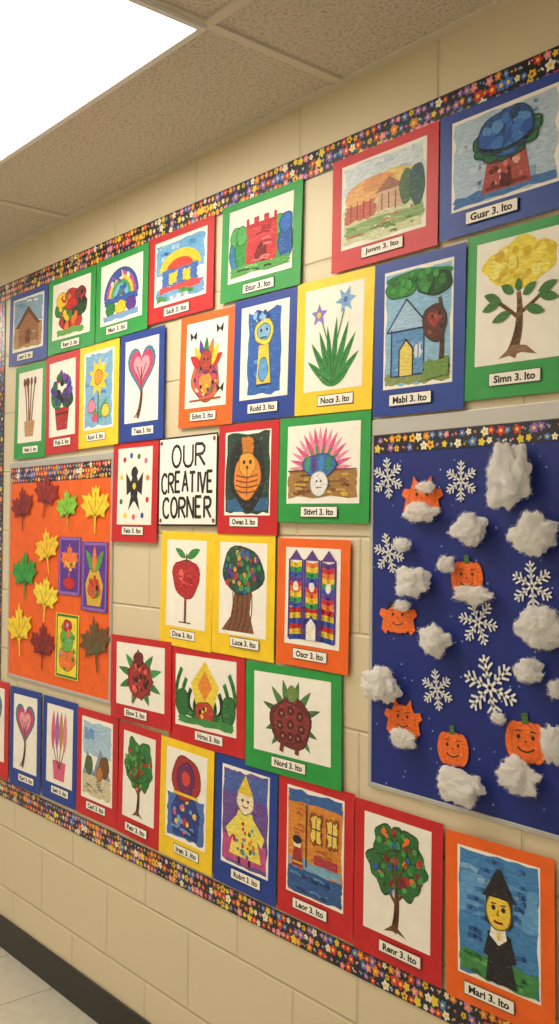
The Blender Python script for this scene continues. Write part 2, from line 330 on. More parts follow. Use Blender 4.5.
def d_bluegrey(a):
    a.wash(.05,.55,.95,.95,'#a8c8e4'); a.wash(.05,.06,.95,.3,'#d4c9a8'); a.p([(.05,.3),(.2,.6),(.4,.35),(.62,.66),(.95,.3)],'#8a97a8'); a.b(.25,.42,.12,.1,'#4f6a3c'); a.b(.75,.45,.14,.12,'#7a4f2a'); a.b(.6,.35,.1,.08,'#c07a3a'); a.streaks(10,.08,.1,.7,.28,.03,['#93a070','#7d8fa6']); a.wash(.1,.74,.4,.86,'#6f9fd4')
def d_tree(a, fruit=('#c0262a',), g1='#2c7a35'):
    a.l(curve((.47,.06),(.54,.2),(.5,.5)),.1,BR,.06); a.l([(.5,.3),(.28,.48)],.04,BR); a.l([(.5,.32),(.74,.5)],.04,BR); a.p([(.32,.04),(.48,.13),(.66,.04),(.5,.07)],BR)
    for x,y,r in ((.25,.6,.19),(.5,.74,.25),(.75,.6,.19),(.33,.8,.19),(.68,.8,.19),(.36,.48,.16),(.66,.47,.16),(.5,.6,.22)): a.b(x,y,r,r*.62,g1,.22)
    a.dots(64,.5,.65,.39,.26,.036,['#1d5528','#3e9a46','#2f7f38','#59ab50']+list(fruit)); a.l([(.5,.4),(.5,.75)],.02,BR); a.l([(.5,.5),(.34,.66)],.015,BR); a.l([(.5,.5),(.66,.68)],.015,BR)
def d_tree2(a): d_tree(a, ('#c0262a',OR,'#7a2424','#2a5fb0'), '#2a6f33')
def d_purplejar(a):
    a.wash(.05,.04,.95,.5,'#4a6fb8'); a.p([(.2,.06),(.14,.35),(.3,.52),(.7,.52),(.86,.35),(.8,.06)],'#243a8c'); a.dots(18,.5,.28,.28,.18,.04,[YL,RD,PK,'#6fa8e0'])
    a.b(.5,.7,.34,.24,'#a82530'); a.b(.5,.7,.22,.16,'#6a1c60'); a.b(.5,.7,.1,.08,'#d8453a'); a.l([(.2,.52),(.8,.52)],.04,YL); a.streaks(8,.1,.08,.7,.2,.03,['#1a2a70','#7a9ad8'])
def d_girl(a):
    a.wash(.03,.03,.97,.97,'#6b4a9c'); a.wash(.05,.06,.95,.3,'#c24a8c'); a.wash(.05,.72,.95,.95,'#4660b0'); a.streaks(10,.06,.3,.75,.9,.04,['#8a5ab8','#4f3f90'])
    a.p([(.18,.12),(.36,.58),(.66,.58),(.86,.12)],'#f1df60'); a.p([(.38,.56),(.1,.36),(.18,.27),(.4,.42)],'#f1df60'); a.p([(.64,.56),(.92,.38),(.86,.28),(.62,.42)],'#f1df60')
    a.b(.51,.68,.17,.12,'#f0e6c8'); a.p([(.34,.75),(.51,.95),(.68,.75)],'#e8c93a'); a.c(.45,.69,.022,BK); a.c(.57,.69,.022,BK); a.l(curve((.44,.64),(.51,.61),(.58,.64)),.018,RD)
    a.dots(26,.52,.3,.24,.18,.026,[OR,'#3c7fc0',RD,GR]); a.l([(.4,.12),(.4,.05)],.04,BK); a.l([(.62,.12),(.62,.05)],.04,BK)
def d_orangehouse(a):
    a.wash(.03,.03,.97,.97,'#dc8a2e'); a.wash(.03,.03,.97,.26,'#2b5a9a'); a.wash(.05,.26,.95,.34,'#7fb0d0'); a.wash(.03,.86,.97,.97,'#2f5fa8'); a.streaks(26,.05,.35,.8,.84,.02,['#c8701f','#f0b458','#b35c18'])
    for x in (.42,.7):
        a.wash(x,.52,x+.22,.8,'#8a4a1c'); a.wash(x+.03,.55,x+.19,.77,'#f0d060'); a.l([(x+.11,.55),(x+.11,.77)],.015,BK); a.l([(x+.03,.66),(x+.19,.66)],.015,BK)
    a.l([(.36,.28),(.36,.86)],.025,'#5e3210'); a.b(.2,.46,.07,.05,'#efe0b8'); a.p([(.1,.26),(.14,.44),(.27,.44),(.31,.26)],'#a82a2a'); a.b(.2,.51,.08,.04,BK); a.l([(.12,.3),(.3,.3)],.02,YL); a.p([(.5,.34),(.9,.34),(.9,.42),(.5,.42)],'#b0343a'); a.streaks(14,.06,.05,.75,.22,.03,['#17407c','#5a8cc8'])
def d_witch(a):
    a.wash(.02,.02,.98,.98,'#3f84c4'); a.wash(.03,.5,.97,.8,'#5f9fd8'); a.streaks(36,.04,.25,.82,.95,.05,['#2f6fb4','#86b8e4','#3a7cc0','#235a9c']); a.wash(.03,.03,.97,.2,'#3b8a48'); a.streaks(14,.05,.05,.82,.18,.04,['#2a6a34','#57a85a'])
    a.p([(.36,.03),(.4,.3),(.38,.4),(.46,.44),(.58,.44),(.67,.4),(.64,.3),(.74,.03)],'#141418')
    a.l([(.42,.38),(.36,.22)],.06,'#141418'); a.l([(.63,.38),(.7,.22)],.06,'#141418')
    a.p([(.43,.45),(.6,.45),(.62,.38),(.52,.32),(.41,.38)],'#f2efe6'); a.l([(.52,.42),(.52,.36)],.04,'#f2cf3f')
    a.p([(.37,.72),(.36,.5),(.4,.46),(.64,.46),(.69,.5),(.68,.72)],'#15151a')
    a.b(.52,.58,.14,.14,'#f2cf3f',.03)
    a.p([(.32,.67),(.38,.74),(.5,.9),(.55,.9),(.67,.74),(.73,.67),(.52,.68)],'#15151a')
    for sx in (-.06,.06): a.c(.52+sx,.6,.026,BK); a.l([(.52+sx-.03,.63),(.52+sx+.03,.635)],.014,BK)
    a.l([(.52,.59),(.505,.55),(.53,.55)],.014,'#9a5a10'); a.l(curve((.465,.5),(.52,.485),(.575,.5)),.026,'#c0262a')

# ------------------------------------------------------------------ labels
_tc = {}
def textmesh(t):
    if t in _tc: return _tc[t]
    c = bpy.data.curves.new('txt','FONT'); c.body = t; c.size = 1; c.offset = .036; c.resolution_u = 2; c.align_x='CENTER'; c.align_y='CENTER'
    o = bpy.data.objects.new('txt', c); scene.collection.objects.link(o); bpy.context.view_layer.update()
    me = bpy.data.meshes.new_from_object(o.evaluated_get(bpy.context.evaluated_depsgraph_get()))
    vs = [(v.co.x, v.co.y) for v in me.vertices]; fs = [tuple(p.vertices) for p in me.polygons]
    bpy.data.objects.remove(o); bpy.data.curves.remove(c); bpy.data.meshes.remove(me)
    x0=min(v[0] for v in vs); x1=max(v[0] for v in vs); y0=min(v[1] for v in vs); y1=max(v[1] for v in vs)
    vs=[((x-(x0+x1)/2)/(x1-x0), (y-(y0+y1)/2)/(x1-x0)) for x,y in vs]
    _tc[t] = (vs, fs, (y1-y0)/(x1-x0)); return _tc[t]
def puttext(mb, t, cx, cz, w, h, rot=0):
    vs, fs, asp = textmesh(t); k = len(mb.v); d = mb.L*mb.eps; mt = paint(BK,.05); mi = mb.midx(mt)
    sx = w; sy = min(w*1.15, h/asp)
    for x, y in vs: mb.v.append(mb.P(cx+x*sx, cz+y*sy, d))
    for f in fs: mb.f.append(tuple(k+i for i in f)); mb.mi.append(mi)
    mb.L += 1
NAMES = ['Robrt','Elow','Nocs','Etur','Selv','Stivrl','Ruur','Leor','Hrou','Mabl','Jonm','Carl','Dine','Tesa','Renr','Nord','Simn','Gusr','Petr','Luce','Edvn','Mari','Bruo','Felx','Heln','Iren','Oscr','Rudd','Sadi','Karl','Owen','Pula']
COL = dict(blue='#093a9a', green='#1f9a42', red='#c8161f', yellow='#f8d01c', orange='#f2660f')
cnt = 0
PD = .0055
def poster(name, col, xl, xr, ytl, ytr, ybl, ybr, draw, paper=None, lab=None):
    global cnt; cnt += 1
    p = [W(xl,ytl,PD), W(xr,ytr,PD), W(xl,ybl,PD+.002), W(xr,ybr,PD+.002)]
    X0=(p[0][0]+p[2][0])/2; X1=(p[1][0]+p[3][0])/2
    Zt=(p[0][1]+p[1][1])/2; Zb=(p[2][1]+p[3][1])/2; w=X1-X0; h=Zt-Zb
    rot = max(-.02,min(.02, ((p[1][1]-p[0][1])+(p[3][1]-p[2][1]))/2/w))
    mb = MB(name, (X0+X1)/2, (Zt+Zb)/2, rot, .0065+.0008*(cnt%4), random.uniform(.004,.014))
    mb.slab(-w/2, w/2, -h/2, h/2, .0006, paint(COL[col], .08, .5, 25, 'construction_paper'))
    if paper is None:
        paper = (.12,.88,.17,.93) if h > w else (.1,.9,.18,.92)
    u0,u1_,v0,v1 = paper
    x0=-w/2+u0*w; x1=-w/2+u1_*w; z0=-h/2+v0*h; z1=-h/2+v1*h
    mb.slab(x0,x1,z0,z1,.0004, paint('#f4f1e9', .04, .8, 30, 'drawing_paper'))
    a = Art(mb, x0, z0, x1-x0, z1-z0)
    draw(a)
    lw = .112 if h > w else .118; lh = .0245
    lu = random.uniform(.42,.56); lv = random.uniform(.09,.115)
    if lab: lu, lv = lab
    lx = -w/2+lu*w; lz = -h/2+lv*h; lw=min(lw,w*.54)
    mb.poly([(lx-lw/2,lz-lh/2),(lx+lw/2,lz-lh/2),(lx+lw/2,lz+lh/2),(lx-lw/2,lz+lh/2)], paint(BK,.05))
    q=.0014
    mb.poly([(lx-lw/2+q,lz-lh/2+q),(lx+lw/2-q,lz-lh/2+q),(lx+lw/2-q,lz+lh/2-q),(lx-lw/2+q,lz+lh/2-q)], paint('#f4f1e8', .02))
    puttext(mb, NAMES[(cnt*7)%len(NAMES)]+' 3. Ito', lx, lz, lw*.8, lh*.58)
    return mb.build()

poster('cabin_landscape_painting','blue',10,48,297,284,367,358,d_mountain)
poster('flower_pot_painting','green',49,96,283,264,355,345,d_flowerpot)
poster('hot_air_balloon_painting','green',97,149,263,243,344,328,d_balloon)
poster('beach_umbrella_painting','red',149,214,241,215,325,308,d_umbrella)
poster('castle_painting','green',222,302,208,180,303,285,d_castle)
poster('autumn_landscape_painting','red',333,439,163,122,275,244,d_faintland)
poster('globe_tree_painting','blue',441,576,119,66,243,203,d_globe,(.1,.9,.2,.92),(.42,.12))
poster('reed_vase_painting','green',15,46,368,361,460,456,d_reeds)
poster('grape_bouquet_painting','red',46,80,358,350,456,449,d_grapes)
poster('yellow_flower_painting','yellow',80,119.5,348,338,450,443,d_yflower)
poster('heart_tree_painting','blue',121,165,337,325,443,438,d_heart)
poster('turkey_painting','orange',180,234,319,306,428,424,d_turkeyvase)
poster('blue_vase_painting','blue',234,297,303,286,422,416,d_bluevase)
poster('aloe_plant_painting','yellow',297,374,285,267,417,408,d_aloe)
poster('blue_house_painting','blue',375,466,266,243,418,408,d_bluehouse)
poster('yellow_tree_painting','green',466,577,238,210,402,389,d_yellowtree,(.1,.9,.2,.94),(.48,.11))
poster('butterfly_painting','red',113,158,443,438,541,543,d_butterfly)
poster('owl_painting','red',219,279,427,419,533,536,d_owl)
poster('peacock_painting','green',280,371,419,411,523,523,d_peacock)
poster('apple_painting','yellow',161,212.5,531,533,643,653,d_apple)
poster('round_tree_painting','yellow',213,275,533,535,652,663,d_roundtree)
poster('striped_castle_painting','orange',278,350,537,541,663,675,d_rainbow)
poster('beetle_painting','red',112,172,633,643,717,731,d_beetle)
poster('lemon_plant_painting','red',169,245,643,657,741,757,d_lemon)
poster('turtle_painting','green',246,342,660,675,768,788,d_turtle)
poster('heart_tree_painting','red',-24,9,675,683,768,780,d_heart)
poster('heart_tree_painting','blue',11,41.5,685,693,783,795,d_heart)
poster('feather_bouquet_painting','blue',43,77,694,704,796,811,d_bunnyreeds)
poster('mountain_lake_painting','red',77.5,118,706,718,812,830,d_bluegrey)
poster('apple_tree_painting','red',119,160.5,720,733,831,852,d_tree)
poster('flower_jar_painting','yellow',161,214,735,751,851,878,d_purplejar)
poster('girl_in_yellow_dress_painting','blue',215,277,751,771,879,908,d_girl)
poster('orange_house_painting','red',279,354,771,794,909,944,d_orangehouse)
poster('fruit_tree_painting','red',355,443,797,823,946,990,d_tree2)
poster('witch_painting','orange',447,556,828,860,993,1042,d_witch)

# ------------------------------------------------------------------ sign
GL = {'O':[[(2+2*math.cos(i*.5236),3+3*math.sin(i*.5236)) for i in range(13)]],
 'U':[[(0,6),(0,1.6),(.8,.3),(2,0),(3.2,.3),(4,1.6),(4,6)]],
 'R':[[(0,0),(0,6)],[(0,6),(2.8,5.9),(3.8,5),(3.7,4),(2.8,3.2),(0,3)],[(1.4,3),(4,0)]],
 'C':[[(3.9,4.9),(3,5.9),(1.6,5.9),(.4,4.9),(0,3),(.4,1.1),(1.6,.1),(3,.1),(3.9,1.1)]],
 'E':[[(3.4,6),(0,6),(0,0),(3.5,0)],[(0,3.1),(2.8,3.1)]],
 'A':[[(0,0),(2,6),(4,0)],[(.8,2.2),(3.2,2.2)]],'T':[[(0,6),(4,6)],[(2,6),(2,0)]],'I':[[(1,6),(1,0)]],
 'V':[[(0,6),(2,0),(4,6)]],'N':[[(0,0),(0,6),(3.8,0),(3.8,6)]]}
def sign():
    p=[W(159.5,440,PD),W(218,431,PD),W(159.5,525,PD),W(218,527,PD)]
    X0=(p[0][0]+p[2][0])/2; X1=(p[1][0]+p[3][0])/2; Zt=(p[0][1]+p[1][1])/2; Zb=(p[2][1]+p[3][1])/2; w=X1-X0; h=Zt-Zb
    mb=MB('our_creative_corner_sign',(X0+X1)/2,(Zt+Zb)/2,0,.007,.006)
    mb.slab(-w/2,w/2,-h/2,h/2,.0006,paint(BK,.05)); e=.0045
    mb.slab(-w/2+e,w/2-e,-h/2+e,h/2-e,.0004,paint('#f8f6f0',.02))
    a=Art(mb,-w/2,-h/2,w,h)
    for txt,y,u0,u1_,hh in (('OUR',.66,.24,.8,.24),('CREATIVE',.375,.06,.94,.22),('CORNER',.09,.09,.91,.22)):
        adv=[ (2.2 if c=='I' else 5.2) for c in txt]; tot=sum(adv)-1.2; x=0; s=(u1_-u0)/tot
        for c,ad in zip(txt,adv):
            j=random.uniform(-.01,.01)
            for st in GL[c]: a.l([(u0+(x+px_)*s, y+j+py_/6*hh) for px_,py_ in st], .031, BK)
            x+=ad
    for (x,y) in ((.05,.94),(.95,.94),(.05,.06),(.95,.06)): a.c(x,y,.022,'#8c3a34')
    mb.build()
sign()

# ------------------------------------------------------------------ floral trim
FC=['#f0c62a','#e0312f','#4a7ae0','#ee86ac','#f2eee2','#f08a2c','#9a5fc8','#d8282f','#f2d040']
def floral(name, X0,X1,Z0,Z1,d0, parent=None, seed=1, st=.0175):
    rng=random.Random(seed); cx,cz=(X0+X1)/2,(Z0+Z1)/2; w,h=X1-X0,Z1-Z0
    mb=MB(name,cx,cz,0,d0,0,.00001); mb.slab(-w/2,w/2,-h/2,h/2,.0006,paint('#10102a',.1,.3,75,'trim'))
    nx=max(1,int(w/st)); nz=max(1,round(h/st))
    fl=lambda c: paint(c,.05,.3,75,'trim')
    for i in range(nx):
        for j in range(nz):
            x=-w/2+(i+.5+.25*(rng.random()-.5)+(.5 if j%2 else 0)*0.8)*w/nx; z=-h/2+(j+.5+.2*(rng.random()-.5))*h/nz
            x=min(x,w/2-.004)
            if rng.random()<.8:
                r=st*.62*rng.choice([.65,.9,1.1]); c=rng.choice(FC); ph=rng.random()*6
                r=min(r, w/2-abs(x), h/2-abs(z))
                mb.L=70
                lt=rng.random()*6
                for q in (lt,lt+2.6):
                    ex,ez=x+r*1.25*math.cos(q),z+r*1.25*math.sin(q)
                    ez=max(-h/2+.0005,min(h/2-.0005,ez)); ex=max(-w/2+.0005,min(w/2-.0005,ex))
                    nx_,nz_=-math.sin(q)*r*.3,math.cos(q)*r*.3; mx_,mz_=x+r*.6*math.cos(q),z+r*.6*math.sin(q)
                    mb.poly([(x,z),(mx_+nx_,mz_+nz_),(ex,ez),(mx_-nx_,mz_-nz_)],fl(rng.choice(['#4fae62','#2f8f50'])),False)
                pts=[(x+r*(.82+.18*math.cos(5*t))*math.cos(t+ph),z+r*(.82+.18*math.cos(5*t))*math.sin(t+ph)) for t in [k*math.pi/15 for k in range(30)]]
                mb.L=80+(i%3)*6+j; mb.poly(pts,fl(c),False)
                mb.L=120; c2='#f4d23a' if c!='#f0c62a' else '#a8322a'
                mb.poly([(x+r*.34*math.cos(k*.785),z+r*.34*math.sin(k*.785)) for k in range(8)],fl(c2),False)
            else:
                mb.L=75; r=min(st*.22, w/2-abs(x), h/2-abs(z))
                for q in range(3):
                    ox,oz=x+(rng.random()-.5)*st*.5,z+(rng.random()-.5)*st*.3
                    oz=max(-h/2+r,min(h/2-r,oz)); ox=max(-w/2+r,min(w/2-r,ox))
                    mb.poly([(ox+r*.6*math.cos(k*1.05),oz+r*.6*math.sin(k*1.05)) for k in range(6)],fl(rng.choice(['#f2eee2','#f0c62a','#ee86ac','#6fb0e8'])),False)
    o=mb.build()
    if parent: o.parent=parent
    return o
XL = W(2,400)[0]; XR = .35
zt = W(559,46)[1]; zb = W(280,911)[1]
bord = empty('floral_border_trim')
floral('top_strip', XL-.03, XR, zt-.058, zt, .002, bord, 1)
floral('bottom_strip', XL-.35, XR, zb-.058, zb, .002, bord, 2)
floral('side_strip', XL-.03, XL+.022, W(5,684)[1], zt-.0585, .002, bord, 3)

# ------------------------------------------------------------------ bulletin boards
def metal(name, hexc, rough=.4, met=.8):
    mt,nt,b=newmat(name); b.inputs['Base Color'].default_value=lin(hexc)+(1,); b.inputs['Roughness'].default_value=rough; b.inputs['Metallic'].default_value=met
    n=nt.nodes.new('ShaderNodeTexNoise'); n.inputs['Scale'].default_value=200; bp=nt.nodes.new('ShaderNodeBump'); bp.inputs['Strength'].default_value=.04
    nt.links.new(n.outputs['Fac'],bp.inputs['Height']); nt.links.new(bp.outputs['Normal'],b.inputs['Normal']); return mt
ALU = metal('brushed_aluminium','#bcbcba',.45,.3)
def board(X0,X1,Z0,Z1,mat,fr,frt,seed,floral_h):
    e=empty('bulletin_board',((X0+X1)/2,0,(Z0+Z1)/2)); L=Vector(e.location)
    ps=[box('backing',X0,X1,-.0045,-.0005,Z0,Z1,mat),
     box('frame_top',X0-fr,X1+fr,-.006,-.0005,Z1,Z1+frt,ALU,bevel=.0015), box('frame_bottom',X0-fr,X1+fr,-.006,-.0005,Z0-fr,Z0,ALU,bevel=.0015),
     box('frame_left',X0-fr,X0,-.006,-.0005,Z0,Z1,ALU,bevel=.0015), box('frame_right',X1,X1+fr,-.006,-.0005,Z0,Z1,ALU,bevel=.0015)]
    for q in ps: q.parent=e; q.location=-L
    f=floral('floral_strip',X0+.002,X1-.002,Z1-floral_h,Z1-.001,.0048,None,seed); f.parent=e; f.location=Vector(f.location)-L
    return e
mt,nt,b=newmat('snow_speckled_blue_paper')
tc=nt.nodes.new('ShaderNodeTexCoord'); vo=nt.nodes.new('ShaderNodeTexVoronoi'); vo.inputs['Scale'].default_value=42
nt.links.new(tc.outputs['Object'],vo.inputs['Vector'])
cm=nt.nodes.new('ShaderNodeMath'); cm.operation='LESS_THAN'; cm.inputs[1].default_value=.085; nt.links.new(vo.outputs['Distance'],cm.inputs[0])
mx=nt.nodes.new('ShaderNodeMix'); mx.data_type='RGBA'; mx.inputs[6].default_value=lin('#08247e')+(1,); mx.inputs[7].default_value=lin('#8ea4dc')+(1,)
nt.links.new(cm.outputs[0],mx.inputs[0]); nt.links.new(mx.outputs[2],b.inputs['Base Color']); b.inputs['Roughness'].default_value=.6
BLUEB=mt
bx0=W(375,500)[0]; bz1=(W(375,437)[1]+W(559,418)[1])/2; bz0=(W(371,778)[1]+W(559,838)[1])/2
board(bx0, bx0+1.22, bz0, bz1, BLUEB, .010, .032, 5, .038)
ox0=(W(12,480)[0]+W(10,660)[0])/2; ox1=(W(112,470)[0]+W(111,700)[0])/2; oz1=(W(12,470)[1]+W(112,458)[1])/2; oz0=(W(10,672)[1]+W(111,702)[1])/2
board(ox0,ox1,oz0,oz1,paint('#f06410',.1,.6,20,'construction_paper'),.010,.02,6,.052)

BD=.0065
def scale_at(x,y,dep=.01):
    c=W(x,y,dep); dx=W(x+1,y,dep)[0]-c[0]; dz=W(x,y-1,dep)[1]-c[1]; return c,dx,dz
HALF=[(0,1),(.1,.74),(.26,.82),(.22,.45),(.48,.62),(.55,.5),(.88,.56),(.76,.32),(.95,.16),(.6,-.05),(.64,-.26),(.22,-.2),(.05,-.28),(.035,-.85)]
def maple(x,y,r,col,rot=0,dark='#5a1a10'):
    (cx,cz),dx,dz=scale_at(x,y-1); R=r*dz
    mb=MB('paper_maple_leaf',cx,cz,rot,BD+.003,.02,.0001)
    J=lambda: 1+random.uniform(-.07,.07)
    pts=[(a*R*1.1*J(),b_*R*J()) for a,b_ in HALF]+[(-a*R*1.1*J(),b_*R*J()) for a,b_ in HALF[::-1][:-1]]
    mb.poly(pts,paint(col,.3,.7,60,'leaf_paper'))
    a=Art(mb,-R,-R,2*R,2*R)
    for q in ((.5,.9),(.82,.72),(.18,.72),(.78,.42),(.22,.42)): a.l([(.5,.4),(.5+(q[0]-.5)*.8,.4+(q[1]-.4)*.85)],.02,dark)
    mb.build()
DR='#8a1418'
for x,y,r,c,ro,dk in ((22,511,24,DR,.1,'#3d0e0e'),(45,498,25,'#9c1a1c',-.15,'#3d0e0e'),(67,511,22,'#86c83a',.1,'#4f7a1c'),(95,511,28,'#fbd42a',0,'#b88a14'),
  (24,578,27,'#2f9a3a',.05,'#1f5a20'),(47,553,25,'#fbc82a',.2,'#b88a14'),(45,601,26,'#fbdc3a',-.1,'#b88a14'),(19,633,28,'#fbd42a',.1,'#b88a14'),(42,649,26,DR,0,'#3d0e0e'),(95,648,30,'#6a4a24',.2,'#2a6a2c')):
    maple(x,y,r,c,ro,dk)
def card(name,xl,xr,yt,yb,ytr,ybr,col,draw):
    p=[W(xl,yt),W(xr,ytr),W(xl,yb),W(xr,ybr)]
    X0=p[0][0];X1=p[1][0];Zt=(p[0][1]+p[1][1])/2;Zb=(p[2][1]+p[3][1])/2;w=X1-X0;h=Zt-Zb
    mb=MB(name,(X0+X1)/2,(Zt+Zb)/2,0,BD,.01); mb.slab(-w/2,w/2,-h/2,h/2,.0006,paint(col,.12,.7,30,'construction_paper')); draw(Art(mb,-w/2,-h/2,w,h)); mb.build()
def c1(a):
    a.l([(.06,.03),(.94,.03),(.94,.97),(.06,.97),(.06,.03)],.06,'#8c6ac0')
    a.p([(.5+p_*.42,.55+q*.34) for p_,q in HALF]+[(.5-p_*.42,.55+q*.34) for p_,q in HALF[::-1][:-1]],OR); a.b(.5,.2,.26,.1,RD); a.dots(6,.5,.5,.25,.2,.05,[YL,GR])
def c2(a):
    a.l([(.06,.03),(.94,.03),(.94,.97),(.06,.97),(.06,.03)],.05,'#8c6ac0')
    a.p([(.25,.08),(.16,.38),(.33,.6),(.67,.6),(.84,.38),(.75,.08)],'#d9b02c'); a.b(.5,.32,.24,.12,'#d8542c'); a.p(leafpts(.5,.55,.16,.88,.09),'#4fa045'); a.p(leafpts(.5,.55,.84,.88,.09),'#4fa045'); a.p(leafpts(.5,.55,.5,.95,.09),OR); a.dots(8,.5,.35,.2,.2,.05,[GR,RD,BK])
def c3(a):
    a.l([(.06,.03),(.94,.03),(.94,.97),(.06,.97),(.06,.03)],.05,GR)
    a.b(.5,.3,.34,.18,OR); a.b(.5,.6,.28,.18,'#6ab04a'); a.b(.5,.82,.2,.08,RD); a.dots(18,.5,.5,.35,.38,.05,[GR,'#7fb8d8',OR,'#7a9a2c'])
card('leaf_card',61,83,537,593,537,597,'#5a2f98',c1); card('vase_card',84,110,542,609,542,614,'#5a2f98',c2); card('leaf_card',58,81,614,676,614,681,'#f0dc36',c3)

def pumpkin(x,y,r,kind=0):
    (cx,cz),dx,dz=scale_at(x,y); R=r*dz*1.02
    mb=MB('paper_pumpkin',cx,cz,random.uniform(-.06,.06),BD+.001,.01,.00004)
    a=Art(mb,-R,-R,2*R,2*R,False); C='#fa701a'; D='#b04808'
    if kind:
        for sx in (-1,1):
            a.p([(.5+sx*.3,.25),(.5+sx*.42,.7),(.5+sx*.62,.72),(.5+sx*.7,.55),(.5+sx*.55,.45),(.5+sx*.62,.15),(.5+sx*.45,.02)],C)
    rx0,ry0=(.5,.42) if not kind else (.46,.42)
    a.b(.5,.47,rx0,ry0,D,.01)
    for k,rx in ((-.27,.21),(.27,.21),(-.13,.2),(.13,.2),(0,.17)): 
        f=1 if not kind else .9
        a.b(.5+k*f,.47,rx*f+.01,.402,D if not kind else C,.01); a.b(.5+k*f,.47,rx*f,.39,C,.01)
    if kind==2:
        a.p([(.08,.66),(.14,.9),(.35,.9),(.5,.98),(.65,.9),(.86,.92),(.92,.66),(.7,.76),(.5,.72),(.3,.78)],BK)
    elif kind==3:
        for sx in (-1,1): a.p([(.5+sx*.12,.84),(.5+sx*.3,1.05),(.5+sx*.36,.7)],C)
    else: a.p([(.43,.82),(.4,1.02),(.55,1.06),(.57,.82)],'#3a6a2a')
    for sx in (-1,1):
        a.c(.5+sx*.17,.57,.045,BK); a.l(curve((.5+sx*.1,.67),(.5+sx*.17,.71),(.5+sx*.25,.67)),.022,BK)
    a.p([(.47,.46),(.53,.46),(.5,.53)],BK); a.l(curve((.3,.36),(.5,.2),(.7,.36)),.03,BK)
    mb.build()
for x,y,r,k in ((421,497,19,3),(466,577,20,0),(397,617,18,2),(402,719,18,3),(452,748,20,0),(525,741,25,0)): pumpkin(x,y,r,k)

def snowflake(x,y,r,rot=0,col='#f2f5fb'):
    (cx,cz),dx,dz=scale_at(x,y); R=r*dz*1.15
    mb=MB('glitter_snowflake',cx,cz,rot,BD+.0002,.0,.0001); mt=paint(col,.2,.35,400,'glitter')
    def st(p,q,wd):
        L=math.hypot(q[0]-p[0],q[1]-p[1]); nx,ny=-(q[1]-p[1])/L*wd/2,(q[0]-p[0])/L*wd/2
        k=len(mb.v)
        for d in (0,.0012):
            for c in ((p[0]+nx,p[1]+ny),(q[0]+nx*.8,q[1]+ny*.8),(q[0]-nx*.8,q[1]-ny*.8),(p[0]-nx,p[1]-ny)): mb.v.append(mb.P(c[0],c[1],d))
        for f in ((4,7,6,5),(0,1,5,4),(1,2,6,5),(2,3,7,6),(3,0,4,7)): mb.f.append(tuple(k+i for i in f)); mb.mi.append(mb.midx(mt))
    for i in range(6):
        t=i*math.pi/3+math.pi/6; e=(math.cos(t),math.sin(t)); st((0,0),(e[0]*R,e[1]*R),R*.1)
        for fr,L in ((.3,.22),(.52,.33),(.75,.24)):
            for sg in (-1,1):
                t2=t+sg*math.radians(52); b_=(e[0]*R*fr,e[1]*R*fr); st(b_,(b_[0]+R*L*math.cos(t2),b_[1]+R*L*math.sin(t2)),R*.085)
    mb.poly([(R*.13*math.cos(k*math.pi/3),R*.13*math.sin(k*math.pi/3)) for k in range(6)],mt)
    mb.build()
for x,y,r,ro in ((387,478,18,.1),(460,481,18,0),(388,553,18,.3),(531,586,22,.1),(477,622,21,.4),(436,690,18,.15),(489,688,29,.25)):
    snowflake(x,y,r,ro)

# cotton: soft core covered with dense fine fibres
mt,nt,b=newmat('cotton_wool'); b.inputs['Base Color'].default_value=(.95,.94,.92,1); b.inputs['Roughness'].default_value=1; b.inputs['Specular IOR Level'].default_value=0
out=[q for q in nt.nodes if q.type=='OUTPUT_MATERIAL'][0]
tl=nt.nodes.new('ShaderNodeBsdfTranslucent'); tl.inputs['Color'].default_value=(.96,.95,.93,1); ms=nt.nodes.new('ShaderNodeMixShader'); ms.inputs[0].default_value=.4
nz=nt.nodes.new('ShaderNodeTexNoise'); nz.inputs['Scale'].default_value=120; bp=nt.nodes.new('ShaderNodeBump'); bp.inputs['Strength'].default_value=.25; bp.inputs['Distance'].default_value=.001
nt.links.new(nz.outputs['Fac'],bp.inputs['Height']); nt.links.new(bp.outputs['Normal'],b.inputs['Normal'])
nt.links.new(b.outputs[0],ms.inputs[1]); nt.links.new(tl.outputs[0],ms.inputs[2]); nt.links.new(ms.outputs[0],out.inputs['Surface'])
COT=mt
